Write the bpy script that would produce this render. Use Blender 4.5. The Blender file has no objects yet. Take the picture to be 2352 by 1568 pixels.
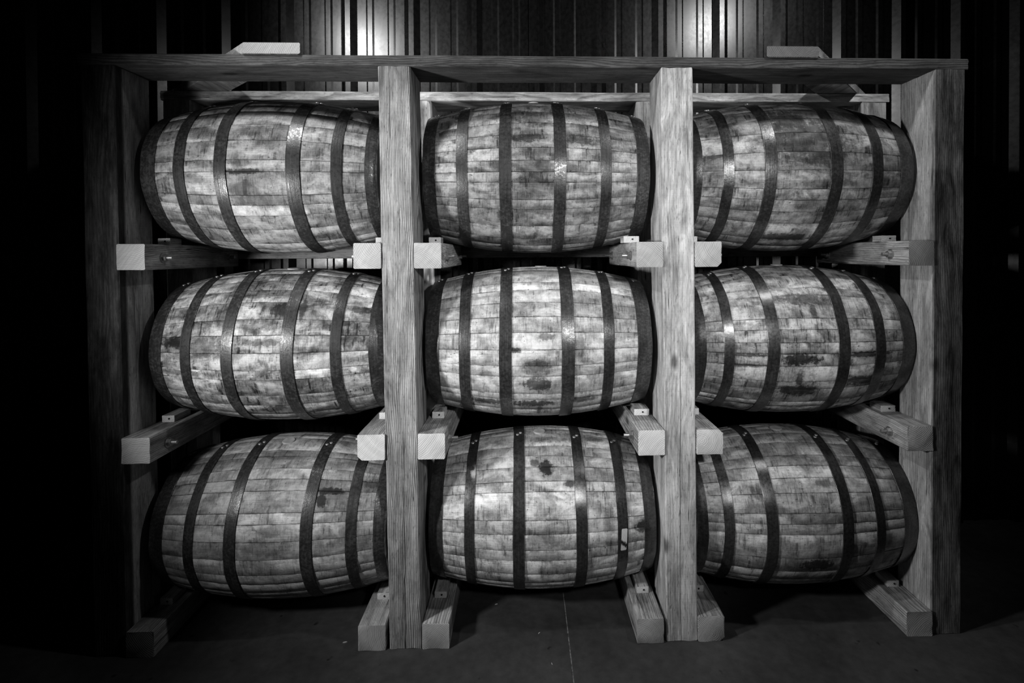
import bpy, bmesh, math, random
from math import sin, cos, pi, radians, sqrt
from mathutils import Vector, Matrix, noise as mnoise

scene = bpy.context.scene
COL = scene.collection
H = 1.4213                      # camera height above the floor

# ------------------------------------------------------------------ camera
YAW, PITCH, ROLL = -0.0304, 0.0115, 0.0049
F_PX, CX, CY = 1208.49, 1240.1, 599.0
cam_data = bpy.data.cameras.new('camera')
cam = bpy.data.objects.new('camera', cam_data)
COL.objects.link(cam)
cam_data.sensor_fit = 'HORIZONTAL'
cam_data.sensor_width = 36.0
cam_data.lens = 36.0 * F_PX / 2352.0
cam_data.shift_x = -(CX - 1176.0) / 2352.0
cam_data.shift_y = -(784.0 - CY) / 2352.0
cam_data.clip_start = 0.05
c, s = cos(YAW), sin(YAW)
e1 = Vector((c, s, 0))
e2 = Vector((-s, c, 0))
cp, sp = cos(PITCH), sin(PITCH)
upv = Vector((0, 0, 1)) * cp + e2 * sp
fwd = e2 * cp - Vector((0, 0, 1)) * sp
cr, sr = cos(ROLL), sin(ROLL)
right = e1 * cr - upv * sr
up = e1 * sr + upv * cr
m = Matrix.Identity(4)
for i in range(3):
    m[i][0], m[i][1], m[i][2] = right[i], up[i], -fwd[i]
m[0][3], m[1][3], m[2][3] = 0.0, -1.9, H
cam.matrix_world = m
scene.camera = cam

# ------------------------------------------------------------------ world, lamps, exposure
world = bpy.data.worlds.new('dark_warehouse')
scene.world = world
world.use_nodes = True
world.node_tree.nodes['Background'].inputs[0].default_value = (1, 1, 1, 1)
world.node_tree.nodes['Background'].inputs[1].default_value = 0.0015


def spot(name, loc, target, power, size_deg, blend, radius):
    d = bpy.data.lights.new(name, 'SPOT')
    d.energy = power
    d.spot_size = radians(size_deg)
    d.spot_blend = blend
    d.shadow_soft_size = radius
    o = bpy.data.objects.new(name, d)
    COL.objects.link(o)
    o.location = loc
    o.rotation_euler = (Vector(target) - Vector(loc)).to_track_quat('-Z', 'Y').to_euler()
    return o


# work lamps and one added fill in front of the rack, outside the picture
spot('work_lamp_left', (-1.20, -0.55, H + 1.56), (0.60, 0.60, 2.40), 76, 132, 0.8, 0.06)
spot('work_lamp_right', (1.45, -0.55, H + 1.75), (0.875, 0.445, 2.20), 44, 103, 0.8, 0.06)
spot('low_lamp_left', (-1.50, -0.98, H - 0.10), (0.45, 0.1, 1.38), 112, 137, 1.0, 0.08)
spot('front_fill_right', (0.80, -2.20, H + 0.55), (0.36, 0.1, 1.32), 155, 58, 1.0, 0.09)  # unseen fill, added to even out the brightness across the barrels

scene.view_settings.view_transform = 'Standard'
scene.view_settings.look = 'None'
scene.view_settings.gamma = 1.0
scene.view_settings.use_curve_mapping = False
scene.view_settings.exposure = 0.15


# ------------------------------------------------------------------ node helpers
class NT:
    def __init__(self, name):
        self.mat = bpy.data.materials.new(name)
        self.mat.use_nodes = True
        self.t = self.mat.node_tree
        self.t.nodes.clear()
        self.out = self.t.nodes.new('ShaderNodeOutputMaterial')
        self.bsdf = self.t.nodes.new('ShaderNodeBsdfPrincipled')
        self.t.links.new(self.bsdf.outputs[0], self.out.inputs[0])

    def n(self, typ, **kw):
        nd = self.t.nodes.new(typ)
        for k, v in kw.items():
            setattr(nd, k, v)
        return nd

    def put(self, sock, v):
        if isinstance(v, bpy.types.NodeSocket):
            self.t.links.new(v, sock)
        elif isinstance(v, (tuple, list)):
            if sock.type == 'RGBA':
                sock.default_value = tuple(v) + ((1.0,) if len(v) == 3 else ())
            else:
                sock.default_value = tuple(v)
        else:
            if sock.type == 'RGBA':
                sock.default_value = (v, v, v, 1)
            else:
                sock.default_value = v

    def math(self, op, a, b=None, c=None, clamp=False):
        nd = self.n('ShaderNodeMath', operation=op, use_clamp=clamp)
        for i, v in enumerate((a, b, c)):
            if v is not None:
                self.put(nd.inputs[i], v)
        return nd.outputs[0]

    def vec(self, x, y, z):
        nd = self.n('ShaderNodeCombineXYZ')
        for i, v in enumerate((x, y, z)):
            self.put(nd.inputs[i], v)
        return nd.outputs[0]

    def sep(self, v):
        nd = self.n('ShaderNodeSeparateXYZ')
        self.put(nd.inputs[0], v)
        return nd.outputs

    def noise(self, v, scale=1.0, detail=3.0, rough=0.55, dist=0.0):
        nd = self.n('ShaderNodeTexNoise')
        self.put(nd.inputs['Vector'], v)
        nd.inputs['Scale'].default_value = scale
        nd.inputs['Detail'].default_value = detail
        nd.inputs['Roughness'].default_value = rough
        nd.inputs['Distortion'].default_value = dist
        return nd.outputs[0]

    def step(self, v, a, b):             # smooth 0..1 between a and b
        nd = self.n('ShaderNodeMapRange', interpolation_type='SMOOTHSTEP')
        self.put(nd.inputs[0], v)
        nd.inputs[1].default_value = a
        nd.inputs[2].default_value = b
        return nd.outputs[0]

    def rng(self, v, a, b, c, d):
        nd = self.n('ShaderNodeMapRange')
        nd.clamp = True
        self.put(nd.inputs[0], v)
        for i, q in enumerate((a, b, c, d)):
            nd.inputs[i + 1].default_value = q
        return nd.outputs[0]

    def lerp(self, f, a, b):
        nd = self.n('ShaderNodeMix', data_type='FLOAT')
        self.put(nd.inputs[0], f)
        self.put(nd.inputs[2], a)
        self.put(nd.inputs[3], b)
        return nd.outputs[0]

    def attr(self, name):
        nd = self.n('ShaderNodeAttribute', attribute_type='OBJECT', attribute_name=name)
        return nd

    def grey(self, v):
        nd = self.n('ShaderNodeCombineColor')
        for i in range(3):
            self.put(nd.inputs[i], v)
        return nd.outputs[0]

    def bump(self, h, strength, dist):
        nd = self.n('ShaderNodeBump')
        nd.inputs['Strength'].default_value = strength
        nd.inputs['Distance'].default_value = dist
        self.put(nd.inputs['Height'], h)
        self.t.links.new(nd.outputs[0], self.bsdf.inputs['Normal'])

    def base(self, v):
        self.put(self.bsdf.inputs['Base Color'], self.grey(v) if isinstance(v, bpy.types.NodeSocket) else v)

    def set(self, **kw):
        for k, v in kw.items():
            self.put(self.bsdf.inputs[k.replace('_', ' ')], v)


# ------------------------------------------------------------------ materials
def oak_material(name, seed, stains, light=1.0, dirt=1.0):
    """aged oak staves in barrel space: x along the barrel, angle round it"""
    N = NT(name)
    tc = N.n('ShaderNodeTexCoord')
    x, y, z = N.sep(tc.outputs['Object'])
    ang = N.math('ARCTAN2', z, N.math('MULTIPLY', y, -1.0))
    arc = N.math('MULTIPLY', ang, 0.31)
    rnd = N.n('ShaderNodeObjectInfo').outputs['Random']
    sd = N.math('MULTIPLY_ADD', rnd, 9.0, seed * 7.3)
    grain = N.noise(N.vec(N.math('MULTIPLY', x, 7.0), N.math('MULTIPLY', arc, 330.0), sd), 1, 4, 0.62)
    fine = N.noise(N.vec(N.math('MULTIPLY', x, 22.0), N.math('MULTIPLY', arc, 620.0), sd), 1, 2, 0.6)
    saw = N.noise(N.vec(N.math('MULTIPLY', x, 420.0), N.math('MULTIPLY', arc, 26.0), sd), 1, 3, 0.6)
    blotch = N.noise(N.vec(N.math('MULTIPLY', x, 9.0), N.math('MULTIPLY', arc, 15.0), sd), 1, 5, 0.62, 0.5)
    big = N.noise(N.vec(N.math('MULTIPLY', x, 4.0), N.math('MULTIPLY', arc, 6.0), seed * 3.1), 1, 3, 0.6)
    drip = N.noise(N.vec(N.math('MULTIPLY', x, 70.0), N.math('MULTIPLY', arc, 9.0), sd), 1, 4, 0.6)
    speck = N.noise(N.vec(N.math('MULTIPLY', x, 95.0), N.math('MULTIPLY', arc, 130.0), sd), 1, 2, 0.5)
    tone = N.rng(rnd, 0, 1, 0.37, 0.63)
    v = N.math('MULTIPLY', tone, N.rng(grain, 0.3, 0.7, 0.80, 1.12))
    v = N.math('MULTIPLY', v, N.rng(fine, 0.3, 0.7, 0.90, 1.08))
    v = N.math('MULTIPLY', v, N.lerp(N.step(blotch, 0.44, 0.60), N.rng(saw, 0.3, 0.7, 0.62, 1.1), N.rng(saw, 0.3, 0.7, 0.90, 1.06)))
    v = N.math('MULTIPLY', v, N.rng(blotch, 0.34, 0.60, max(0.1, 1.0 - 0.72 * dirt), 1.2))
    v = N.math('MULTIPLY', v, N.rng(big, 0.35, 0.65, 1.0 - 0.35 * dirt, 1.1))
    smear = N.noise(N.vec(N.math('MULTIPLY', x, 34.0), N.math('MULTIPLY', arc, 24.0), sd), 1, 6, 0.75, 0.25)
    v = N.math('MULTIPLY', v, N.rng(smear, 0.36, 0.56, 1.0 - 0.46 * min(dirt, 1.2), 1.08))
    # soot runs hanging down from joints and hoops
    hat = N.noise(N.vec(N.math('MULTIPLY', x, 150.0), N.math('MULTIPLY', arc, 14.0), sd), 1, 3, 0.6)
    v = N.math('MULTIPLY', v, N.math('SUBTRACT', 1.0, N.math('MULTIPLY', N.math('MULTIPLY', N.step(hat, 0.55, 0.68), N.step(big, 0.58, 0.42)), 0.5)))
    dr = N.math('MULTIPLY', N.step(drip, 0.54, 0.66), N.step(blotch, 0.58, 0.44))
    v = N.math('MULTIPLY', v, N.math('SUBTRACT', 1.0, N.math('MULTIPLY', dr, min(0.9, 0.78 * dirt))))
    v = N.math('MULTIPLY', v, N.math('SUBTRACT', 1.0, N.math('MULTIPLY', N.step(speck, 0.67, 0.74), 0.7)))
    # grime along stave joints
    uv = N.sep(tc.outputs['UV'])
    edge = N.math('MULTIPLY', N.math('ABSOLUTE', N.math('SUBTRACT', uv[1], 0.5)), 2.0)
    en = N.noise(N.vec(N.math('MULTIPLY', x, 16.0), sd, 0.0), 1, 4, 0.7)
    eg = N.math('MULTIPLY', N.step(edge, 0.80, 1.0), N.step(en, 0.42, 0.66))
    v = N.math('MULTIPLY', v, N.math('SUBTRACT', 1.0, N.math('MULTIPLY', eg, 0.8)))
    # individual stains
    warp = N.math('MULTIPLY_ADD', N.math('SUBTRACT', drip, 0.5), 0.6, N.noise(N.vec(N.math('MULTIPLY', x, 50.0), N.math('MULTIPLY', arc, 60.0), seed), 1, 6, 0.75))
    w2 = N.math('SUBTRACT', warp, 0.5)
    total = None
    for (sx, sa, rx, ra, st) in stains:
        dx = N.math('DIVIDE', N.math('SUBTRACT', x, sx), rx)
        da = N.math('DIVIDE', N.math('SUBTRACT', arc, sa), ra)
        d = N.math('ADD', N.math('MULTIPLY', dx, dx), N.math('MULTIPLY', da, da))
        d = N.math('MULTIPLY_ADD', w2, 3.4, d)
        k = N.math('MULTIPLY', N.math('MULTIPLY_ADD', N.step(d, 1.1, 0.35), 0.62, N.math('MULTIPLY', N.step(d, 2.8, 0.2), 0.38)), st)
        total = k if total is None else N.math('MAXIMUM', total, k)
    v = N.math('MULTIPLY', v, N.math('SUBTRACT', 1.0, N.math('MULTIPLY', total, 0.95)))
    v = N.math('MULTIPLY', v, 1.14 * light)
    N.base(v)
    N.set(Roughness=N.rng(blotch, 0.3, 0.7, 0.58, 0.78))
    N.bsdf.inputs['Specular IOR Level'].default_value = 0.28
    hgt = N.math('ADD', N.math('MULTIPLY', grain, 0.6), N.math('ADD', N.math('MULTIPLY', saw, 0.5), fine))
    N.bump(hgt, 0.45, 0.0012)
    return N.mat


def hoop_material(name, seed, flake):
    N = NT(name)
    tc = N.n('ShaderNodeTexCoord')
    x, y, z = N.sep(tc.outputs['Object'])
    ang = N.math('ARCTAN2', z, N.math('MULTIPLY', y, -1.0))
    arc = N.math('MULTIPLY', ang, 0.31)
    rnd = N.n('ShaderNodeObjectInfo').outputs['Random']
    sd = N.math('MULTIPLY_ADD', rnd, 13.0, seed)
    p = N.vec(x, arc, sd)
    n1 = N.noise(p, 95, 5, 0.68)
    n2 = N.noise(p, 14, 4, 0.6)
    run = N.noise(N.vec(N.math('MULTIPLY', x, 230.0), N.math('MULTIPLY', arc, 7.0), sd), 1, 3, 0.55)
    fl = N.math('MULTIPLY', N.step(N.math('ADD', n1, N.math('MULTIPLY', n2, 0.55)), 0.76, 0.86), flake)
    v = N.rng(n2, 0.3, 0.7, 0.042, 0.075)
    v = N.math('MULTIPLY', v, N.rng(run, 0.3, 0.7, 0.75, 1.3))
    v = N.math('MULTIPLY', v, N.rng(n1, 0.32, 0.68, 0.6, 1.4))
    v = N.math('MULTIPLY', v, N.math('MULTIPLY_ADD', fl, 0.5, 1.0))
    dot = N.step(N.noise(p, 210, 2, 0.5), 0.70, 0.76)
    v = N.lerp(N.math('MULTIPLY', dot, 0.5), v, 0.2)
    N.base(v)
    N.bsdf.inputs['Specular IOR Level'].default_value = 0.9
    N.set(Roughness=N.lerp(fl, N.rng(n1, 0.3, 0.7, 0.23 + 0.11 * flake, 0.33 + 0.13 * flake), 0.21), Metallic=N.lerp(fl, 0.6, 0.55))
    N.bump(N.math('ADD', n1, N.math('MULTIPLY', run, 0.5)), 0.5, 0.0012 if flake > .3 else 0.0005)
    return N.mat


def timber_material(name, light, end_light, contrast=1.0):
    """sawn softwood, solid in object space: z along the timber, rings round a pith line"""
    N = NT(name)
    tc = N.n('ShaderNodeTexCoord')
    x, y, z = N.sep(tc.outputs['Object'])
    pa = N.attr('pith')
    px, py, _ = N.sep(pa.outputs['Vector'])
    rnd = N.n('ShaderNodeObjectInfo').outputs['Random']
    sd = N.math('MULTIPLY', rnd, 31.0)
    zs = N.math('MULTIPLY_ADD', z, 1.0, sd)
    lw = N.noise(N.vec(N.math('MULTIPLY', x, 5.0), N.math('MULTIPLY', y, 5.0), N.math('MULTIPLY', zs, 1.6)), 1, 3, 0.5)
    dx = N.math('SUBTRACT', x, px)
    dy = N.math('SUBTRACT', y, py)
    r = N.math('SQRT', N.math('ADD', N.math('MULTIPLY', dx, dx), N.math('MULTIPLY', dy, dy)))
    r = N.math('MULTIPLY_ADD', N.math('SUBTRACT', lw, 0.5), 0.055, r)
    wob = N.noise(N.vec(N.math('MULTIPLY', x, 60), N.math('MULTIPLY', y, 60), N.math('MULTIPLY', zs, 8)), 1, 2, 0.5)
    r = N.math('MULTIPLY_ADD', wob, 0.003, r)
    fr = N.math('FRACT', N.math('DIVIDE', r, 0.0058))
    ring = N.math('MULTIPLY', N.step(fr, 0.25, 0.85), N.step(fr, 1.0, 0.9))
    amp = N.rng(N.noise(N.vec(N.math('MULTIPLY', r, 60.0), sd, 0), 1, 2, 0.5), 0.3, 0.7, 0.2, 0.7)
    v = N.math('SUBTRACT', 1.0, N.math('MULTIPLY', N.math('MULTIPLY', ring, amp), N.math('MULTIPLY', N.attr('grain').outputs['Fac'], contrast)))
    fib = N.noise(N.vec(N.math('MULTIPLY', x, 420), N.math('MULTIPLY', y, 420), N.math('MULTIPLY', zs, 7)), 1, 4, 0.6)
    v = N.math('MULTIPLY', v, N.rng(fib, 0.3, 0.7, 0.66, 1.22))
    pit = N.noise(N.vec(N.math('MULTIPLY', x, 260), N.math('MULTIPLY', y, 260), N.math('MULTIPLY', zs, 38)), 1, 3, 0.6)
    v = N.math('MULTIPLY', v, N.math('SUBTRACT', 1.0, N.math('MULTIPLY', N.step(pit, 0.58, 0.70), 0.55)))
    cloud = N.noise(N.vec(N.math('MULTIPLY', x, 34), N.math('MULTIPLY', y, 34), N.math('MULTIPLY', zs, 9)), 1, 5, 0.7, 0.8)
    v = N.math('MULTIPLY', v, N.rng(cloud, 0.34, 0.6, 0.68, 1.08))
    saw = N.noise(N.vec(N.math('MULTIPLY', x, 9), N.math('MULTIPLY', y, 9), N.math('MULTIPLY', zs, 300)), 1, 3, 0.6)
    v = N.math('MULTIPLY', v, N.rng(saw, 0.3, 0.7, 0.95, 1.04))
    dirt = N.noise(N.vec(N.math('MULTIPLY', x, 14), N.math('MULTIPLY', y, 14), N.math('MULTIPLY', zs, 3.2)), 1, 6, 0.66, 0.6)
    v = N.math('MULTIPLY', v, N.rng(dirt, 0.32, 0.60, 0.42, 1.15))
    # drying cracks
    cn = N.noise(N.vec(N.math('MULTIPLY', x, 55), N.math('MULTIPLY', y, 55), N.math('MULTIPLY', zs, 0.9)), 1, 2, 0.5)
    crack = N.math('MULTIPLY', N.step(N.math('ABSOLUTE', N.math('SUBTRACT', cn, 0.66)), 0.012, 0.004), 0.8)
    # one long drying split where a timber has it
    cw = N.noise(N.vec(0.0, sd, N.math('MULTIPLY', zs, 5.0)), 1, 3, 0.5)
    cxp = N.math('MULTIPLY_ADD', N.math('SUBTRACT', cw, 0.5), 0.016, N.attr('split_x').outputs['Fac'])
    spl = N.step(N.math('ABSOLUTE', N.math('SUBTRACT', x, cxp)), 0.0016, 0.0006)
    spl = N.math('MULTIPLY', spl, N.step(N.math('SUBTRACT', z, N.attr('split_top').outputs['Fac']), 0.04, -0.04))
    crack = N.math('MAXIMUM', crack, N.math('MULTIPLY', spl, 0.85))
    # knots
    vo = N.n('ShaderNodeTexVoronoi')
    N.put(vo.inputs['Vector'], N.vec(N.math('MULTIPLY', x, 7), N.math('MULTIPLY', y, 7), N.math('MULTIPLY', zs, 3.1)))
    vo.inputs['Scale'].default_value = 1.0
    kn = N.math('MULTIPLY', N.step(vo.outputs['Distance'], 0.14, 0.05), 0.75)
    # end grain is freshly cut and paler, without the long-face dirt
    nz = N.math('ABSOLUTE', N.sep(tc.outputs['Normal'])[2])
    end = N.step(nz, 0.7, 0.9)
    dark = N.math('MULTIPLY', N.math('MAXIMUM', crack, kn), N.math('SUBTRACT', 1.0, end))
    v = N.math('MULTIPLY', v, N.math('SUBTRACT', 1.0, dark))
    v = N.math('MULTIPLY', v, light)
    ev = N.math('SUBTRACT', 1.0, N.math('MULTIPLY', ring, N.math('MULTIPLY', amp, 0.6)))
    ehatch = N.noise(N.vec(N.math('MULTIPLY_ADD', x, 260, N.math('MULTIPLY', y, 200)), N.math('MULTIPLY', y, 30), sd), 1, 2, 0.5)
    ev = N.math('MULTIPLY', ev, N.rng(ehatch, 0.3, 0.7, 0.86, 1.08))
    ev = N.math('MULTIPLY', ev, end_light)
    ea = N.attr('end_tone').outputs['Fac']
    v = N.lerp(end, v, N.math('MULTIPLY', ev, ea))
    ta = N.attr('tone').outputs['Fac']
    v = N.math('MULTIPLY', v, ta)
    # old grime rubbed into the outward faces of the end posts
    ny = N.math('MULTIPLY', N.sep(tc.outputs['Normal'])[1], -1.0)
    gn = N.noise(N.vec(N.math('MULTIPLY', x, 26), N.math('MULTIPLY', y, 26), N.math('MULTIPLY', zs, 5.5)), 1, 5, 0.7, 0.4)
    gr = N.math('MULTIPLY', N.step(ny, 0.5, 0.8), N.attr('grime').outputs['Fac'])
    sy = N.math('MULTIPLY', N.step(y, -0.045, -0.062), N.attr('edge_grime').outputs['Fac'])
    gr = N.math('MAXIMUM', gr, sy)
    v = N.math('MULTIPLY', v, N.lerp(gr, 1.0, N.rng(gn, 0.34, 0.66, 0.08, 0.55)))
    v = N.math('MULTIPLY', v, N.math('SUBTRACT', 1.0, N.math('MULTIPLY', gr, N.attr('extra_dark').outputs['Fac'])))  # left end post's grimy faces darkened by a further factor
    N.base(v)
    N.set(Roughness=0.78)
    N.bsdf.inputs['Specular IOR Level'].default_value = 0.2
    hh = N.math('ADD', N.math('MULTIPLY', ring, -0.5), N.math('ADD', fib, N.math('MULTIPLY', saw, 0.6)))
    N.bump(hh, 0.5, 0.0016)
    return N.mat


def simple_material(name, grey, rough=0.7, metallic=0.0, ns=40, amp=0.25):
    N = NT(name)
    tc = N.n('ShaderNodeTexCoord')
    k = N.noise(tc.outputs['Object'], ns, 4, 0.6)
    N.base(N.rng(k, 0.3, 0.7, grey * (1 - amp), grey * (1 + amp)))
    N.set(Roughness=rough, Metallic=metallic)
    return N.mat


def concrete_material():
    N = NT('stained_concrete')
    tc = N.n('ShaderNodeTexCoord')
    p = tc.outputs['Object']
    a = N.noise(p, 2.2, 6, 0.62, 0.4)
    b = N.noise(p, 26, 4, 0.6)
    d = N.noise(p, 120, 2, 0.5)
    v = N.math('MULTIPLY', N.rng(a, 0.3, 0.7, 0.030, 0.062), N.rng(b, 0.3, 0.7, 0.8, 1.2))
    v = N.math('MULTIPLY', v, N.math('SUBTRACT', 1.0, N.math('MULTIPLY', N.step(N.noise(p, 17, 2, 0.5), 0.70, 0.76), 0.7)))
    v = N.math('ADD', v, N.math('MULTIPLY', N.step(d, 0.74, 0.8), 0.05))
    N.base(v)
    N.set(Roughness=N.rng(a, 0.3, 0.7, 0.5, 0.72))
    N.bsdf.inputs['Specular IOR Level'].default_value = 0.3
    N.bump(b, 0.15, 0.002)
    return N.mat


def sheet_material():
    N = NT('dark_painted_steel_sheet')
    tc = N.n('ShaderNodeTexCoord')
    x, y, z = N.sep(tc.outputs['Object'])
    n1 = N.noise(N.vec(N.math('MULTIPLY', x, 9), y, N.math('MULTIPLY', z, 0.5)), 1, 2, 0.5)
    n2 = N.noise(N.vec(N.math('MULTIPLY', x, 60), y, N.math('MULTIPLY', z, 45)), 1, 4, 0.6)
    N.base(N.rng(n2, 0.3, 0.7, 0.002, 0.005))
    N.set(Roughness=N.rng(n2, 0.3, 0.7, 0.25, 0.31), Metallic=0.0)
    N.bsdf.inputs['Specular IOR Level'].default_value = 0.55
    N.bump(n1, 0.10, 0.004)
    return N.mat


M_timber = timber_material('sawn_pine', 0.50, 0.62)
M_chock = timber_material('pale_pine_offcut', 0.62, 0.85, 0.8)
M_chock_ply = simple_material('plywood_offcut', 0.5, 0.8, ns=(60))
M_bolt = simple_material('zinc_bolt', 0.42, 0.42, 0.85, 200, 0.3)
M_rivet = simple_material('rivet_steel', 0.55, 0.35, 0.8, 300, 0.2)
M_hole = simple_material('nail_hole', 0.02, 0.6, 0.5)  # dark disc stands in for the shade inside a nail hole
M_bung = simple_material('poplar_bung', 0.36, 0.7)
M_head = simple_material('oak_head', 0.30, 0.8, ns=12)
M_floor = concrete_material()
M_sheet = sheet_material()
M_joint = simple_material('joint_filler', 0.13, 0.9, ns=60, amp=0.9)
M_chip = simple_material('wood_chip', 0.38, 0.8)
M_girt = simple_material('painted_girt', 0.20, 0.6)


# ------------------------------------------------------------------ mesh helpers
def link(name, me, parent=None, mat=None, **props):
    o = bpy.data.objects.new(name, me)
    COL.objects.link(o)
    if parent is not None:
        o.parent = parent
    if mat is not None and me is not None and len(me.materials) == 0:
        me.materials.append(mat)
    for k, v in props.items():
        o[k] = v
    return o


def thing(name, label, cat, loc=(0, 0, 0), group=None):
    o = bpy.data.objects.new(name, None)
    COL.objects.link(o)
    o.location = loc
    o.empty_display_size = 0.1
    o['label'] = label
    o['category'] = cat
    if group:
        o['group'] = group
    return o


def finish(bm, name, angle=0.5):
    bmesh.ops.recalc_face_normals(bm, faces=bm.faces)
    for f in bm.faces:
        f.smooth = True
    for e in bm.edges:
        e.smooth = not (len(e.link_faces) == 2 and e.calc_face_angle(0) > angle) and len(e.link_faces) == 2
    me = bpy.data.meshes.new(name)
    bm.to_mesh(me)
    bm.free()
    return me


def loft(bm, rings, close=True, cap=True):
    vs = [[bm.verts.new(p) for p in r] for r in rings]
    n = len(rings[0])
    for a, b in zip(vs, vs[1:]):
        for i in range(n if close else n - 1):
            j = (i + 1) % n
            bm.faces.new((a[i], a[j], b[j], b[i]))
    if cap:
        bm.faces.new(vs[0][::-1])
        bm.faces.new(vs[-1])
    return vs


def timber_mesh(name, w, d, length, seed, shear=0.0, nz=14, wob=0.0012, ragged=0.0015, cham=0.003, round_corner=None):
    """rough sawn timber along local z, centred in x and y, from z=-length/2"""
    rd = random.Random(seed)
    prof = []
    k = 5
    cs = [(-w / 2, -d / 2), (w / 2, -d / 2), (w / 2, d / 2), (-w / 2, d / 2)]
    for i in range(4):
        a, b = Vector(cs[i]), Vector(cs[(i + 1) % 4])
        u = (b - a).normalized()
        ca = cham
        cb = cham
        if round_corner == i:
            ca = cham * 5
        if round_corner == (i + 1) % 4:
            cb = cham * 5
        p0, p1 = a + u * ca, b - u * cb
        for j in range(k):
            prof.append(p0.lerp(p1, j / (k - 1)))
    rings = []
    for q in range(nz + 1):
        t = q / nz
        zz = (t - 0.5) * length
        ring = []
        for i, p in enumerate(prof):
            e = 1.0 if 0 < q < nz else 0.4
            nx = mnoise.noise(Vector((p.x * 30, p.y * 30, zz * 4 + seed * 5.7)))
            r = 1 + wob * nx * e / max(abs(p.x), abs(p.y), 0.01)
            zj = zz
            if q in (0, nz):
                zj += rd.uniform(-ragged, ragged)
            ring.append((p.x * r + shear * zz, p.y * r, zj))
        rings.append(ring)
    bm = bmesh.new()
    vs = loft(bm, rings, cap=False)
    for ends, zc in ((vs[0][::-1], -length / 2), (vs[-1], length / 2)):
        # pulled-in ring keeps the sawn end slightly eased, then a flat face
        c0 = sum((v.co for v in ends), Vector()) / len(ends)
        inner = [bm.verts.new((c0.x + (v.co.x - c0.x) * 0.95, c0.y + (v.co.y - c0.y) * 0.95, zc + (0.0006 if zc > 0 else -0.0006))) for v in ends]
        n = len(ends)
        for i in range(n):
            j = (i + 1) % n
            bm.faces.new((ends[i], ends[j], inner[j], inner[i]))
        bm.faces.new(inner)
    return finish(bm, name, 0.6)


def tube_mesh(bm, p0, p1, r0, r1=None, n=14, cap=True):
    p0, p1 = Vector(p0), Vector(p1)
    ax = (p1 - p0).normalized()
    u = ax.orthogonal().normalized()
    v = ax.cross(u)
    r1 = r0 if r1 is None else r1
    rings = []
    for p, r in ((p0, r0), (p1, r1)):
        rings.append([p + (u * cos(2 * pi * i / n) + v * sin(2 * pi * i / n)) * r for i in range(n)])
    loft(bm, rings, cap=cap)


def box(bm, x0, x1, y0, y1, z0, z1, bev=0.0):
    vs = [bm.verts.new((x, y, z)) for x in (x0, x1) for y in (y0, y1) for z in (z0, z1)]
    for f in ((0, 1, 3, 2), (4, 6, 7, 5), (0, 4, 5, 1), (2, 3, 7, 6), (0, 2, 6, 4), (1, 5, 7, 3)):
        bm.faces.new([vs[i] for i in f])
    if bev:
        es = set()
        for v in vs:
            es.update(v.link_edges)
        bmesh.ops.bevel(bm, geom=list(es), offset=bev, segments=1, affect='EDGES')


# ------------------------------------------------------------------ setting: floor and corrugated wall
JX = 0.158                                     # control joint
WALL_Y = 0.78
floor = bpy.data.objects.new('floor', None)
bm = bmesh.new()
box(bm, -5.2, 5.2, -4.5, WALL_Y + 0.06, -0.16, -0.0012)
me = finish(bm, 'floor')
floor = link('floor', me, None, M_joint)
floor['kind'] = 'structure'
floor['label'] = 'dark stained concrete floor with a narrow control joint'
for x0, x1 in ((-5.2, JX - 0.0022), (JX + 0.0022, 5.2)):
    bm = bmesh.new()
    box(bm, x0, x1, -4.5, WALL_Y + 0.06, -0.014, 0.0, 0.0006)
    link('concrete_slab', finish(bm, 'slab'), floor, M_floor)

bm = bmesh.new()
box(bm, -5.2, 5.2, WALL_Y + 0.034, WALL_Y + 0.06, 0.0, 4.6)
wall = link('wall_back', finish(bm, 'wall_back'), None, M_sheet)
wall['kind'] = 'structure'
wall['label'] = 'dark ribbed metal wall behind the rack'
PITCH_R = 0.3165
RIB0 = -0.878                                   # centre of one tall rib


def sheet_profile(i0, n):
    pts = []
    for i in range(n):
        cx = RIB0 + (i0 + i) * PITCH_R
        for dx, dy in ((-0.040, 0), (-0.0125, -0.031), (0.0125, -0.031), (0.040, 0),
                       (0.084, 0), (0.093, -0.0065), (0.116, -0.0065), (0.125, 0),
                       (0.1915, 0), (0.2005, -0.0065), (0.2235, -0.0065), (0.2325, 0)):
            pts.append((cx + dx, WALL_Y + 0.03 + dy))
    cx = RIB0 + (i0 + n) * PITCH_R
    pts.append((cx - 0.043, WALL_Y + 0.03))
    return pts


for k in range(-5, 6):
    pr = sheet_profile(k * 3, 3)
    if pr[-1][0] < -5 or pr[0][0] > 5.2:
        continue
    bm = bmesh.new()
    cols = []
    for (x, y) in pr:
        cols.append([bm.verts.new((x, y + 0.0012 * mnoise.noise(Vector((x * 3, z * 1.3, k * 3.1))), z)) for z in [0.005 + 4.5 * q / 8 for q in range(9)]])
    for a, b in zip(cols, cols[1:]):
        for q in range(8):
            bm.faces.new((a[q], b[q], b[q + 1], a[q + 1]))
    bmesh.ops.bevel(bm, geom=[e for e in bm.edges if len(e.link_faces) == 2 and e.calc_face_angle(0) > 0.3], offset=0.0025, segments=2, affect='EDGES')
    me = bpy.data.meshes.new('metal_sheet')
    bm.to_mesh(me)
    bm.free()
    # normals toward the room
    if sum((p.normal.y for p in me.polygons)) > 0:
        me.flip_normals()
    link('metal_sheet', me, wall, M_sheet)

# ------------------------------------------------------------------ rack
LEAN = -0.0075
PW, PD, RD = 0.116, 0.1755, 0.4217
ZT = 0.6753 + H
PX = [-1.5452, -0.5097, 0.5052, 1.5134]
LN = [-0.0016, -0.005, 0.0, 0.0112]


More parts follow.
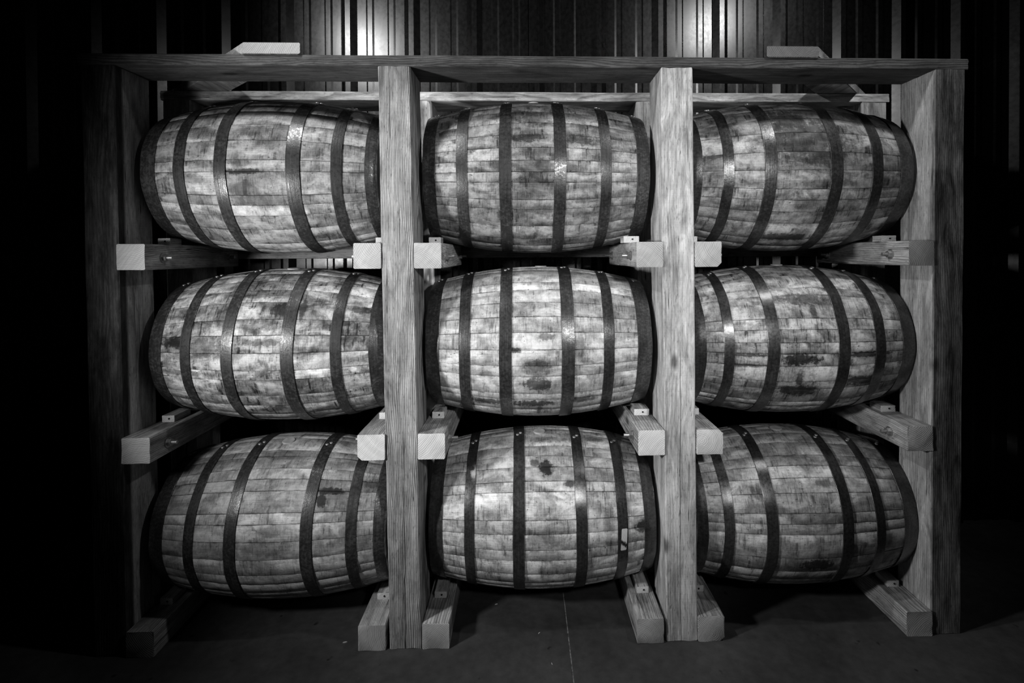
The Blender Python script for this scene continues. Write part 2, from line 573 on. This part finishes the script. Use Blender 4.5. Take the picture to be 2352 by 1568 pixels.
def postx(i, z):                                # left edge of a post at height z
    return PX[i] + (LEAN + LN[i]) * (z - H)


rack = thing('barrel_rack', 'heavy sawn timber rack bolted together to hold nine barrels in three rows', 'rack', (0, 0, 0))

TONE = [1.05, 0.86, 1.15, 1.0]  # first post raised to stand in for light from the right
PITHS = [(0.12, -0.3), (0.25, 0.02), (0.10, 0.16), (-0.2, 0.1)]
for i in range(4):
    for back in (0, 1):
        zm = ZT / 2
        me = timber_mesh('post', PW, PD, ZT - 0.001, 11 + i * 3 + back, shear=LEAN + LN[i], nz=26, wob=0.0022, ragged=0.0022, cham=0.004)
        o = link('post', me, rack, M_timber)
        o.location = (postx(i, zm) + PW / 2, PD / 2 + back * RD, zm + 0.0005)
        o['pith'] = (PITHS[i][0], PITHS[i][1], 0.0) if not back else (0.05, 0.3, 0.0)
        o['tone'] = TONE[i] if not back else 1.25  # back posts paler: light from the right lamp put into their colour
        o['grain'] = (0.7, 1.25, 0.35, 0.5)[i]
        o['extra_dark'] = 0.72 if i == 0 else 0.0
        o['split_x'] = (0.03, 0.012, 0.002, -0.02)[i]
        o['split_top'] = (-9.0, -0.28, 0.05, -9.0)[i] if not back else -9.0
        o['end_tone'] = 1.0
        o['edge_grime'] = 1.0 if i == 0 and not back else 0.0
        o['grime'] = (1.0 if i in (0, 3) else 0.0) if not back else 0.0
        if i in (0, 3) and not back:
            o['label'] = 'grimy dark-faced end post'

# rails, with chocks and bolts
RW, RH = 0.0984, 0.0922
RZ = [-0.0471 + H, -0.7327 + H, 0.0]
RAILS = [(0, 1), (1, 0), (1, 1), (2, 0), (2, 1), (3, 0)]
XOFF = {(2, 1, 0): -0.012, (2, 1, 1): 0.002, (2, 2, 0): -0.011, (0, 0, 1): -0.004, (1, 0, 1): -0.002}
CH_Y = [0.175, 0.173, 0.137]
YC = [0.3301, 0.3271, 0.3105]
RAIL_LEN = 0.607
RAIL_PITH = {(0, 0, 1): (-0.02, 0.075), (0, 1, 0): (0.09, 0.10), (0, 1, 1): (-0.10, -0.12), (0, 2, 0): (-0.07, -0.08), (0, 2, 1): (0.12, 0.10), (0, 3, 0): (-0.09, -0.06),
             (1, 0, 1): (0.0, -0.15), (1, 1, 0): (0.10, 0.11), (1, 1, 1): (-0.12, 0.12), (1, 2, 0): (0.09, -0.09), (1, 2, 1): (-0.03, 0.005), (1, 3, 0): (-0.1, 0.14),
             (2, 0, 1): (0.1, 0.1), (2, 1, 0): (0.12, 0.03), (2, 1, 1): (-0.08, -0.08), (2, 2, 0): (-0.06, -0.055), (2, 2, 1): (0.004, -0.018), (2, 3, 0): (0.1, -0.1)}
ETONE = [0.80, 1.18, 0.78]  # how brightly each level is lit, put into the rail-end colour


def make_bolt(sgn):
    bm = bmesh.new()
    tube_mesh(bm, (0, 0, 0), (sgn * 0.003, 0, 0), 0.019, n=18)
    tube_mesh(bm, (sgn * 0.003, 0, 0), (sgn * 0.014, 0, 0), 0.0135, n=6)
    tube_mesh(bm, (sgn * 0.014, 0, 0), (sgn * 0.034, 0, 0), 0.0065, n=12)
    for q in range(6):                                       # thread crests
        xx = sgn * (0.016 + q * 0.003)
        tube_mesh(bm, (xx, 0, 0), (xx + sgn * 0.0015, 0, 0), 0.0072, n=12)
    me = finish(bm, 'bolt')
    me.materials.append(M_bolt)
    return me


BOLT = {1: make_bolt(1), -1: make_bolt(-1)}
bm = bmesh.new()
tube_mesh(bm, (0, 0, 0), (0, -0.002, 0), 0.0035, n=8)
NAIL = finish(bm, 'nail_hole')
NAIL.materials.append(M_hole)


def lathe_radius(t):
    return 0.3092 - (0.3092 - 0.2468) * (2 * t / 0.8563) ** 2


BX = {(0, 0): -0.9784, (0, 1): -0.958, (0, 2): -0.9615, (1, 0): 0.0528, (1, 1): 0.0542, (1, 2): 0.0591, (2, 0): 1.0738, (2, 1): 1.0737, (2, 2): 1.0715}
BZ = {(0, 0): 0.3204, (0, 1): -0.3606, (0, 2): -1.0586, (1, 0): 0.3188, (1, 1): -0.359, (1, 2): -1.0457, (2, 0): 0.3205, (2, 1): -0.3578, (2, 2): -1.0512}


def barrel_x(c, r):
    return BX[(c, r)] + LEAN * BZ[(c, r)]


for lv in range(3):
    for (i, side) in RAILS:
        z0 = RZ[lv]
        zc = z0 + RH / 2
        xl = postx(i, zc) + (PW if side else -RW) + XOFF.get((lv, i, side), 0.0)
        xc = xl + RW / 2
        rc = {(0, 2, 1): 2, (2, 2, 1): 2, (1, 1, 0): 3, (1, 2, 1): 1}.get((lv, i, side))
        me = timber_mesh('rail', RW - 0.001, RH - 0.0004, RAIL_LEN, 100 + lv * 20 + i * 3 + side, nz=16, wob=0.0012, ragged=0.0018, cham=0.003, round_corner=rc)
        o = link('rail', me, rack, M_timber)
        # local z of the timber runs to the back of the rack
        o.rotation_euler = (-pi / 2, 0, 0)
        rdj = random.Random(lv * 7 + i * 3 + side)
        o.location = (xc, RAIL_LEN / 2 - 0.004 - rdj.uniform(0, 0.004), zc + 0.0003)
        pth = RAIL_PITH[(lv, i, side)]
        o['pith'] = (pth[0], -pth[1], 0.0)
        o['tone'] = 0.95
        o['end_tone'] = ETONE[lv] * (0.85 if i in (0, 3) else 1.0)
        o['grime'] = 0.0
        o['grain'] = 0.9
        o['split_top'] = -9.0
        col = {0: 0, 1: 1 if side else 0, 2: 2 if side else 1, 3: 2}[i]
        sgn = 1 if side else -1
        if lv < 2:
            for yb in (PD / 2 + 0.002, RD + PD / 2):
                b = link('bolt', BOLT[sgn], rack)
                b.location = (xl + (RW if side else 0), yb, zc - 0.003)
        # chocks: front one measured, rear one mirrored behind the barrel
        ch_h = 0.0255
        ch_w = 0.060 if (i, side) in ((2, 0), (3, 0)) and lv < 2 else 0.047
        bx, bz = barrel_x(col, lv), BZ[(col, lv)] + H
        chx = xl + RW / 2 + sgn * -0.004
        if (lv, i, side) == (0, 2, 0):
            chx = xl + 0.012
        tt = abs(chx - bx) - ch_w / 2
        R = lathe_radius(max(min(tt, 0.428), 0)) + 0.0055
        dz = bz - (z0 + RH + ch_h)
        yy = sqrt(max(R * R - dz * dz, 0.0)) if abs(dz) < R else 0.0
        for fr in (0, 1):
            if fr == 0:
                ya, yb = CH_Y[lv], YC[lv] - yy - 0.0015
                if yb - ya < 0.035:
                    ya = yb - 0.07
            else:
                ya = YC[lv] + yy + 0.0015
                yb = min(ya + 0.075, RAIL_LEN)
            L = yb - ya
            cm = timber_mesh('chock', ch_w, ch_h, L, 300 + lv * 31 + i * 5 + side * 2 + fr, nz=4, wob=0.0006, ragged=0.0008, cham=0.0015)
            ck = link('chock', cm, rack, M_chock)
            ck.rotation_euler = (-pi / 2, 0, 0)
            ck.location = (chx, (ya + yb) / 2, z0 + RH + ch_h / 2 + 0.0004)
            ck['pith'] = (rdj.uniform(-0.05, 0.05), rdj.uniform(-0.08, 0.08), 0.0)
            ck['tone'] = 0.95
            ck['end_tone'] = 0.95 if lv < 2 else 0.85
            ck['grime'] = 0.0
            ck['grain'] = 0.8
            ck['split_top'] = -9.0
            if fr == 0:
                nl = link('nail_hole', NAIL, rack)
                nl.location = (chx + 0.004, ya - 0.0008, z0 + RH + ch_h * 0.55)

# top beams (planks laid flat on the posts), front and back
XL = postx(0, ZT) - 0.01
XR = postx(3, ZT) + PW + 0.01
for back in (0, 1):
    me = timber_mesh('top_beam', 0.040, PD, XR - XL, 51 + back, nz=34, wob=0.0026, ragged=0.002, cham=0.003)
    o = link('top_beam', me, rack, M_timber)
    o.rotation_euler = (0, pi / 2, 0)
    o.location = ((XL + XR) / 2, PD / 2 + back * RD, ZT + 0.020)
    o['pith'] = (0.03, -0.12 if not back else 0.2, 0.0)
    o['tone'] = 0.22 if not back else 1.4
    o['end_tone'] = 0.9
    o['grime'] = 0.0
    o['grain'] = 0.9
    o['split_top'] = -9.0

# diagonal braces lying across the two top beams, out to the rear corners
BZT = ZT + 0.0405


def brace(x0, x1, y0, y1, w, seed):
    """plank with ends cut parallel to the rack front"""
    bm = bmesh.new()
    n = 10
    rings = []
    hw = w / 2
    h = 0.038
    for q in range(n + 1):
        t = q / n
        yq = y0 + (y1 - y0) * t
        xq = x0 + (x1 - x0) * t
        j = lambda a: 0.0008 * mnoise.noise(Vector((a, t * 9, seed)))
        b = 0.003
        rings.append([(xq - hw + b + j(1), yq, 0), (xq + hw - b + j(2), yq, 0), (xq + hw, yq, b), (xq + hw + j(3), yq, h - b), (xq + hw - b, yq, h + j(4)), (xq - hw + b, yq, h + j(5)), (xq - hw, yq, h - b), (xq - hw, yq, b)])
    loft(bm, rings)
    # object axes: local z along depth for the grain
    bmesh.ops.transform(bm, matrix=Matrix.Rotation(pi / 2, 4, 'X'), verts=bm.verts)
    o = link('diagonal_brace', finish(bm, 'diagonal_brace'), rack, M_timber)
    o.rotation_euler = (-pi / 2, 0, 0)
    o.location = (0, 0, BZT)
    return o


o = brace(-0.888, -1.543, -0.006, 0.585, 0.200, 1.0)
o['pith'] = (-1.1, -0.13, 0.0)
o['tone'] = 1.0
o['end_tone'] = 0.7  # end colour lowered to offset the near lamp
o['grime'] = 0.0
o['grain'] = 0.9
o['split_top'] = -9.0
o = brace(0.982, 1.56, -0.006, 0.585, 0.192, 2.0)
o['pith'] = (1.1, -0.15, 0.0)
o['tone'] = 1.0
o['end_tone'] = 0.34  # dim light on this end put into its colour
o['grime'] = 0.0
o['grain'] = 0.9
o['split_top'] = -9.0

# board across the back of the rack at the upper rails
me = timber_mesh('back_board', 0.135, 0.034, XR - XL, 77, nz=24, wob=0.001)
o = link('back_board', me, rack, M_timber)
o.rotation_euler = (0, pi / 2, 0)
o.location = ((XL + XR) / 2, RD + PD + 0.018, H - 0.012 + 0.0675)
o['pith'] = (0.2, 0.1, 0.0)
o['tone'] = 0.62
o['end_tone'] = 0.9
o['grime'] = 0.0
o['grain'] = 0.9
o['split_top'] = -9.0

# ------------------------------------------------------------------ barrels
BL, RB, RHD = 0.8563, 0.3092, 0.2468
JOINTS = {
    (1, 1): [1.292, 0.96, 0.82, 0.628, 0.436, 0.244, 0.035, -0.157, -0.297, -0.559, -0.663, -0.89],
    (0, 1): [1.047, 0.855, 0.663, 0.436, 0.244, 0.035, -0.175, -0.297, -0.524, -0.698, -0.908],
    (1, 2): [1.449, 1.169, 1.012, 0.855, 0.681, 0.559, 0.244, 0.087, -0.105, -0.244, -0.471],
    (0, 2): [1.501, 1.222, 1.117, 0.942, 0.803, 0.663, 0.419, 0.297, 0.105, -0.105, -0.314, -0.471],
    (2, 2): [1.187, 0.977, 0.838, 0.681, 0.506, 0.279, 0.157, 0.035, -0.279, -0.506],
    (1, 0): [0.838, 0.611, 0.419, 0.244, 0.087, -0.052, -0.175, -0.384, -0.506, -0.75, -0.977],
    (0, 0): [0.82, 0.559, 0.332, 0.087, -0.052, -0.332, -0.454, -0.593, -0.803, -1.082],
    (2, 0): [0.698, 0.454, 0.192, -0.035, -0.262, -0.401, -0.559, -0.733, -1.03],
    (2, 1): [1.065, 0.82, 0.698, 0.384, 0.244, 0.087, -0.052, -0.209, -0.419, -0.541, -0.785]}
STAINS = {
    (1, 1): [(0.021, 0.06, 0.036, 0.015, 0.7), (-0.093, 0.011, 0.031, 0.012, 0.95), (-0.007, -0.049, 0.056, 0.027, 0.7), (-0.007, -0.124, 0.061, 0.035, 0.9), (0.15, 0.016, 0.02, 0.058, 0.5), (-0.186, -0.227, 0.102, 0.020, 0.9), (-0.029, -0.227, 0.092, 0.022, 0.95), (0.157, -0.216, 0.071, 0.02, 0.85), (0.0, -0.276, 0.01, 0.05, 0.8), (-0.2, -0.087, 0.031, 0.015, 0.5)],
    (0, 1): [(-0.014, 0.114, 0.071, 0.035, 0.65), (0.057, 0.173, 0.036, 0.035, 0.95), (0.007, 0.049, 0.076, 0.015, 0.7), (-0.321, 0.054, 0.066, 0.027, 0.95), (-0.2, 0.032, 0.102, 0.043, 0.7), (0.357, 0.135, 0.046, 0.054, 0.6), (0.136, 0.179, 0.015, 0.046, 0.85), (-0.007, 0.26, 0.076, 0.039, 0.5), (-0.007, -0.124, 0.122, 0.07, 0.4), (-0.293, -0.07, 0.127, 0.015, 0.7), (0.343, 0.189, 0.046, 0.019, 0.85), (-0.1, 0.254, 0.031, 0.031, 0.6), (0.157, 0.016, 0.087, 0.019, 0.5)],
    (1, 2): [(0.014, 0.26, 0.031, 0.036, 1.0), (-0.029, 0.281, 0.02, 0.015, 0.8), (0.1, 0.2, 0.02, 0.015, 0.85), (0.007, 0.135, 0.046, 0.046, 0.4), (0.007, 0.011, 0.087, 0.035, 0.5), (0.243, 0.049, 0.02, 0.1, 0.5), (0.371, 0.032, 0.031, 0.027, 0.95), (0.0, -0.054, 0.082, 0.027, 0.5), (0.036, 0.40, 0.107, 0.02, 0.6), (0.214, 0.42, 0.041, 0.02, 0.7)],
    (0, 2): [(0.228, 0.206, 0.066, 0.015, 0.95), (0.2, 0.168, 0.02, 0.027, 0.95), (0.021, 0.162, 0.082, 0.019, 0.5), (0.021, 0.065, 0.061, 0.019, 0.45), (0.007, 0.011, 0.112, 0.031, 0.45), (0.014, 0.33, 0.117, 0.039, 0.35), (0.364, 0.243, 0.036, 0.023, 0.7), (0.057, -0.097, 0.122, 0.031, 0.4)],
    (2, 2): [(-0.007, 0.281, 0.056, 0.035, 0.65), (-0.014, 0.065, 0.097, 0.035, 0.4), (0.014, -0.119, 0.071, 0.031, 0.95), (0.064, 0.189, 0.041, 0.015, 0.6), (-0.171, 0.162, 0.066, 0.023, 0.3), (0.0, -0.211, 0.143, 0.03, 0.6)],
    (1, 0): [(-0.014, 0.022, 0.092, 0.066, 0.45), (-0.093, 0.238, 0.061, 0.058, 0.5), (-0.029, 0.114, 0.071, 0.019, 0.9), (0.157, 0.114, 0.061, 0.027, 0.8), (-0.014, -0.07, 0.082, 0.043, 0.5), (-0.278, -0.189, 0.031, 0.054, 0.5), (0.007, -0.157, 0.066, 0.019, 0.6), (0.178, -0.124, 0.051, 0.015, 0.6), (-0.007, 0.216, 0.066, 0.046, 0.7)],
    (0, 0): [(-0.021, -0.016, 0.082, 0.012, 0.95), (-0.029, 0.016, 0.061, 0.015, 0.5), (-0.014, 0.141, 0.061, 0.023, 0.6), (0.021, -0.043, 0.076, 0.035, 0.45), (-0.214, -0.043, 0.051, 0.019, 0.5), (0.029, -0.119, 0.092, 0.031, 0.55), (0.2, -0.298, 0.046, 0.019, 0.8), (-0.021, 0.254, 0.148, 0.05, 0.4), (0.064, 0.087, 0.061, 0.023, 0.4)],
    (2, 0): [(-0.014, 0.108, 0.183, 0.108, 0.75), (-0.071, 0.211, 0.097, 0.066, 0.8), (0.057, -0.141, 0.138, 0.073, 0.4), (-0.043, -0.303, 0.122, 0.027, 0.85), (-0.25, -0.168, 0.046, 0.019, 0.5), (0.057, -0.06, 0.117, 0.015, 0.6), (-0.3, 0.206, 0.061, 0.085, 0.5)],
    (2, 1): [(-0.043, -0.038, 0.087, 0.027, 1.0), (-0.014, 0.2, 0.102, 0.027, 0.75), (0.014, 0.151, 0.015, 0.031, 0.8), (-0.036, -0.173, 0.087, 0.031, 0.95), (0.2, -0.022, 0.133, 0.012, 0.95), (0.207, -0.135, 0.097, 0.023, 0.9), (-0.235, -0.022, 0.092, 0.008, 0.9), (-0.243, -0.065, 0.092, 0.008, 0.8), (-0.321, 0.216, 0.031, 0.093, 0.4), (-0.043, -0.114, 0.015, 0.039, 0.8)]}
HOOPS = {
    (0, 0): [-.428, -.365, -.288, -.245, -.131, -.087, .123, .171, .276, .314, .392, .428],
    (0, 1): [-.428, -.377, -.297, -.258, -.138, -.096, .076, .120, .246, .283, .377, .428],
    (0, 2): [-.428, -.372, -.285, -.246, -.130, -.087, .140, .182, .295, .332, .390, .428],
    (1, 0): [-.428, -.379, -.299, -.258, -.139, -.095, .062, .107, .236, .277, .376, .428],
    (1, 1): [-.428, -.376, -.300, -.259, -.149, -.103, .081, .129, .239, .280, .370, .428],
    (1, 2): [-.428, -.376, -.292, -.255, -.112, -.069, .120, .162, .276, .316, .381, .428],
    (2, 0): [-.428, -.394, -.322, -.284, -.175, -.130, .069, .117, .241, .287, .367, .428],
    (2, 1): [-.428, -.387, -.324, -.288, -.171, -.127, .095, .141, .248, .292, .370, .428],
    (2, 2): [-.428, -.389, -.333, -.297, -.183, -.141, .100, .143, .238, .276, .364, .428]}
BUNG = {(1, 0): (-0.007, 1.62), (1, 1): (0.014, 1.56), (1, 2): (-0.007, 1.50), (0, 2): (-0.007, 1.42), (0, 1): (0.007, 1.48),
        (2, 2): (-0.014, 1.53), (2, 1): (0.0, 1.53), (2, 0): (-0.021, 2.0), (0, 0): (0.01, 2.2)}
LABELS = {
    (0, 0): 'oak barrel on the upper left rails with a dark crack along its middle',
    (1, 0): 'blotchy oak barrel in the middle of the top row, pale bung on top',
    (2, 0): 'oak barrel on the upper right rails with a broad dark stain over its front',
    (0, 1): 'heavily stained oak barrel in the left bay, middle row, with bright flaking hoops',
    (1, 1): 'pale oak barrel in the very centre of the rack, dark drips along its lower edge',
    (2, 1): 'oak barrel in the right bay, middle row, with black streaks along its lower joints',
    (0, 2): 'clean tan-toned oak barrel in the left bay just above the floor',
    (1, 2): 'oak barrel low in the middle bay with a black smudge and torn white sticker',
    (2, 2): 'evenly pale oak barrel low in the right bay with smooth dark hoops'}
FLAKE = {(0, 0): 1.0, (1, 0): 0.9, (2, 0): 0.45, (0, 1): 1.0, (1, 1): 0.6, (2, 1): 0.25, (0, 2): 0.75, (1, 2): 0.08, (2, 2): 0.05}
LIGHT = {(0, 0): 0.76, (1, 0): 0.74, (2, 0): 0.78, (0, 1): 0.98, (1, 1): 1.08, (2, 1): 0.98, (0, 2): 0.86, (1, 2): 1.08, (2, 2): 0.95}  # top row's wood darkened in colour to offset the strong lamps
DIRT = {(0, 0): 0.9, (1, 0): 0.95, (2, 0): 1.0, (0, 1): 1.15, (1, 1): 0.7, (2, 1): 1.0, (0, 2): 0.7, (1, 2): 0.75, (2, 2): 0.75}


def prof(t):
    return RB - (RB - RHD) * (2 * t / BL) ** 2


def stave_mesh(a0, a1, dr):
    bm = bmesh.new()
    n = 16
    g = 0.0006
    rings = []
    ts = []
    for q in range(n + 1):
        t = -BL / 2 + BL * q / n
        R = prof(t) + dr
        k = R / RB
        b = 0.0016 / RB
        gg = g / RB
        aa = [(a0 + gg, -0.0011), (a0 + gg + b, 0.0), (a0 + (a1 - a0) * 0.5, 0.0003), (a1 - gg - b, 0.0), (a1 - gg, -0.0011), (a1 - gg, -0.022), (a0 + gg, -0.022)]
        ring = []
        for (a, d) in aa:
            rr = R + d
            ring.append((t, -rr * cos(a), rr * sin(a)))
        rings.append(ring)
        ts.append(q / n)
    vs = loft(bm, rings)
    uvl = bm.loops.layers.uv.new('UVMap')
    vmap = [0.0, 0.06, 0.5, 0.94, 1.0, 1.0, 0.0]
    idx = {}
    for q, ring in enumerate(vs):
        for i, v in enumerate(ring):
            idx[v] = (ts[q], vmap[i])
    for f in bm.faces:
        for lp in f.loops:
            lp[uvl].uv = idx[lp.vert]
    return finish(bm, 'stave', 0.9)


def hoop_mesh(t0, t1, seed):
    bm = bmesh.new()
    n = 96
    rd = random.Random(seed)
    ph = rd.uniform(0, 6)
    R0, R1 = prof(t0) + 0.0012, prof(t1) + 0.0012
    ends = (abs(t0) > 0.42, abs(t1) > 0.42)
    th = 0.0026
    ringset = []
    for i in range(n):
        a = 2 * pi * i / n
        w = 0.0009 * sin(3 * a + ph) + 0.0006 * sin(11 * a + 2 * ph)
        d = 0.0005 * sin(7 * a + ph) + 0.0004 * sin(17 * a + 3 * ph)
        e = 0.0007
        pts = [(t0 + w, R0 - 0.004), (t0 + w, R0 + th - e + d), (t0 + w + e, R0 + th + d), ((t0 + t1) / 2 + w, (R0 + R1) / 2 + th + 0.0004 + d),
               (t1 + w - e, R1 + th + d), (t1 + w, R1 + th - e + d), (t1 + w, R1 - 0.004)]
        ringset.append([(x, -r * cos(a), r * sin(a)) for x, r in pts])
    vs = [[bm.verts.new(p) for p in r] for r in ringset]
    for i in range(n):
        j = (i + 1) % n
        m_ = len(vs[0])
        for k in range(m_):
            l = (k + 1) % m_
            bm.faces.new((vs[i][k], vs[j][k], vs[j][l], vs[i][l]))
    return finish(bm, 'hoop', 0.5)


bm = bmesh.new()
bmesh.ops.create_uvsphere(bm, u_segments=10, v_segments=6, radius=0.0075)
for v in bm.verts:
    v.co.z *= 0.45
RIVET = finish(bm, 'rivet', 3)
RIVET.materials.append(M_rivet)

bm = bmesh.new()
ringsb = []
for (r, zz) in ((0.0245, -0.012), (0.0245, 0.0045), (0.0232, 0.0062), (0.012, 0.0062)):
    ringsb.append([(r * cos(2 * pi * i / 24), r * sin(2 * pi * i / 24), zz) for i in range(24)])
loft(bm, ringsb)
BUNG_ME = finish(bm, 'bung')
BUNG_ME.materials.append(M_bung)


def head_mesh():
    """barrel end: seven planks across, each with its own edges"""
    bm = bmesh.new()
    R = RHD - 0.020
    ys = [-1, -0.74, -0.45, -0.14, 0.16, 0.46, 0.73, 1]
    for k in range(7):
        y0, y1 = ys[k] * R + 0.0006, ys[k + 1] * R - 0.0006
        top, bot = [], []
        m_ = 6
        for q in range(m_ + 1):
            y = y0 + (y1 - y0) * q / m_
            z = sqrt(max(R * R - y * y, 1e-6))
            top.append((y, z))
            bot.append((y, -z))
        loop = top + bot[::-1]
        x = 0.0008 * (k % 2)
        loft(bm, [[(x - 0.012, y, z) for y, z in loop], [(x + 0.006, y, z) for y, z in loop]])
    return finish(bm, 'barrel_head', 0.5)


HEAD = head_mesh()
HEAD.materials.append(M_head)


def orient(o, t, a, off):
    """stand o on the barrel skin at length t, angle a"""
    R = prof(t) + off
    n = Vector((0, -cos(a), sin(a)))
    o.matrix_local = Matrix.Translation((t, -R * cos(a), R * sin(a))) @ n.to_track_quat('Z', 'X').to_matrix().to_4x4()


for r in range(3):
    for cc in range(3):
        key = (cc, r)
        seed = cc * 3 + r + 1
        rd = random.Random(seed * 17)
        bz = BZ[key] + H
        root = thing('oak_barrel', LABELS[key], 'barrel', (barrel_x(cc, r), YC[r], bz), 'barrels lying in the rack')
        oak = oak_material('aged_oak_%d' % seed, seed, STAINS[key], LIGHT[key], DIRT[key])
        steel = hoop_material('hoop_steel_%d' % seed, seed * 2.7, FLAKE[key])
        # stave joints: those seen in front as measured, the rest random round the back
        js = sorted(JOINTS[key])
        a, end = js[-1], js[0] + 2 * pi
        extra = []
        nrest = round((end - a) / 0.18)
        wts = [rd.uniform(0.7, 1.35) for _ in range(nrest)]
        tot = sum(wts)
        acc = a
        for w in wts[:-1]:
            acc += (end - a) * w / tot
            extra.append(acc)
        allj = js + extra
        for k in range(len(allj)):
            a0 = allj[k]
            a1 = allj[k + 1] if k + 1 < len(allj) else js[0] + 2 * pi
            me = stave_mesh(a0, a1, rd.uniform(-0.0009, 0.0009))
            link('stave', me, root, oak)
        hp = HOOPS[key]
        for k in range(6):
            hm = hoop_mesh(hp[2 * k], hp[2 * k + 1], seed * 10 + k)
            ho = link('hoop', hm, root, steel)
            tm = (hp[2 * k] + hp[2 * k + 1]) / 2
            a = 1.32 + rd.uniform(-0.03, 0.12)
            for q in (-1, 1):
                rv = link('rivet', RIVET, ho)
                orient(rv, tm + q * 0.006, a + q * 0.022, 0.0045)
            if key == (1, 2) and k == 4:
                sticker_hoop = (ho, hp[8], hp[9])
        for sg in (-1, 1):
            hd = link('barrel_head', HEAD, root)
            hd.location = (sg * (BL / 2 - 0.032), 0, 0)
        bg = link('bung', BUNG_ME, root)
        orient(bg, BUNG[key][0], BUNG[key][1], 0.0095 if key == (1, 0) else -0.0025)


# torn white sticker on a hoop of the low middle barrel
def sticker_material():
    N = NT('torn_paper')
    tc = N.n('ShaderNodeTexCoord')
    n1 = N.noise(tc.outputs['UV'], 9, 4, 0.7)
    uv = N.sep(tc.outputs['UV'])
    slant = N.math('ABSOLUTE', N.math('SUBTRACT', N.math('MULTIPLY_ADD', uv[0], 0.22, N.math('MULTIPLY', uv[1], 1.0)), 0.42))
    worn = N.step(N.math('MULTIPLY_ADD', N.math('SUBTRACT', n1, 0.5), 0.45, slant), 0.15, 0.05)
    v = N.lerp(worn, N.rng(n1, 0.3, 0.7, 0.75, 1.0), 0.02)
    N.base(v)
    N.set(Roughness=0.7)
    return N.mat


ho, h0, h1 = sticker_hoop
bm = bmesh.new()
uvl = bm.loops.layers.uv.new('UVMap')
na = 10
xa, xb = 0.288, 0.3105
grid = []
for q in range(na + 1):
    a = -0.185 + 0.29 * q / na
    row = []
    for u in (0.0, 0.12, 0.5, 0.88, 1.0):
        t = xa + (xb - xa) * u + 0.004 * (q / na - 0.5)
        Rr = prof(h0) + (prof(h1) - prof(h0)) * (t - h0) / (h1 - h0) + 0.0012 + 0.0026 + 0.0012
        aa = a
        if q in (0, na) and u in (0.0, 1.0):
            aa += 0.012 * (1 if q == 0 else -1)
        row.append((bm.verts.new((t, -Rr * cos(aa), Rr * sin(aa))), u, q / na))
    grid.append(row)
for ra, rb in zip(grid, grid[1:]):
    for i in range(4):
        f = bm.faces.new((ra[i][0], ra[i + 1][0], rb[i + 1][0], rb[i][0]))
        for lp, src in zip(f.loops, (ra[i], ra[i + 1], rb[i + 1], rb[i])):
            lp[uvl].uv = (src[1], src[2])
sol = bmesh.ops.solidify(bm, geom=bm.faces[:], thickness=0.0004)
st = link('sticker', finish(bm, 'sticker'), ho, sticker_material())
st['label'] = 'torn white paper sticker'

# ------------------------------------------------------------------ small chips of wood on the floor
CHIPS = [(0.05, 0.06, 0.011, 0.7, 'pale wood chip on the floor left of the concrete joint, below the low middle barrel'),
         (0.09, -0.09, 0.009, 2.0, 'tiny pale wood chip close to the left of the floor joint, nearest the front'),
         (-0.12, 0.23, 0.012, 0.2, 'flat grey wood chip on the floor beneath the low middle barrel'),
         (-0.665, 0.04, 0.017, 0.15, 'long pale wood sliver on the floor left of the left floor rail')]
for (x, y, L, rz, lab) in CHIPS:
    bm = bmesh.new()
    w, h = L * 0.28, 0.0022
    pts = [(-L / 2, -w * 0.3), (-L * 0.2, -w / 2), (L * 0.3, -w * 0.4), (L / 2, 0.0), (L * 0.15, w / 2), (-L * 0.4, w * 0.35)]
    loft(bm, [[(a, b, 0.0) for a, b in pts], [(a * 0.9, b * 0.8, h * (1 + 0.6 * a / L)) for a, b in pts]])
    o = link('wood_chip', finish(bm, 'wood_chip'), None, M_chip)
    o.location = (x, y, 0.0003)
    o.rotation_euler = (0, 0, rz)
    o['label'] = lab
    o['category'] = 'wood chip'
    o['group'] = 'wood chips on the floor'
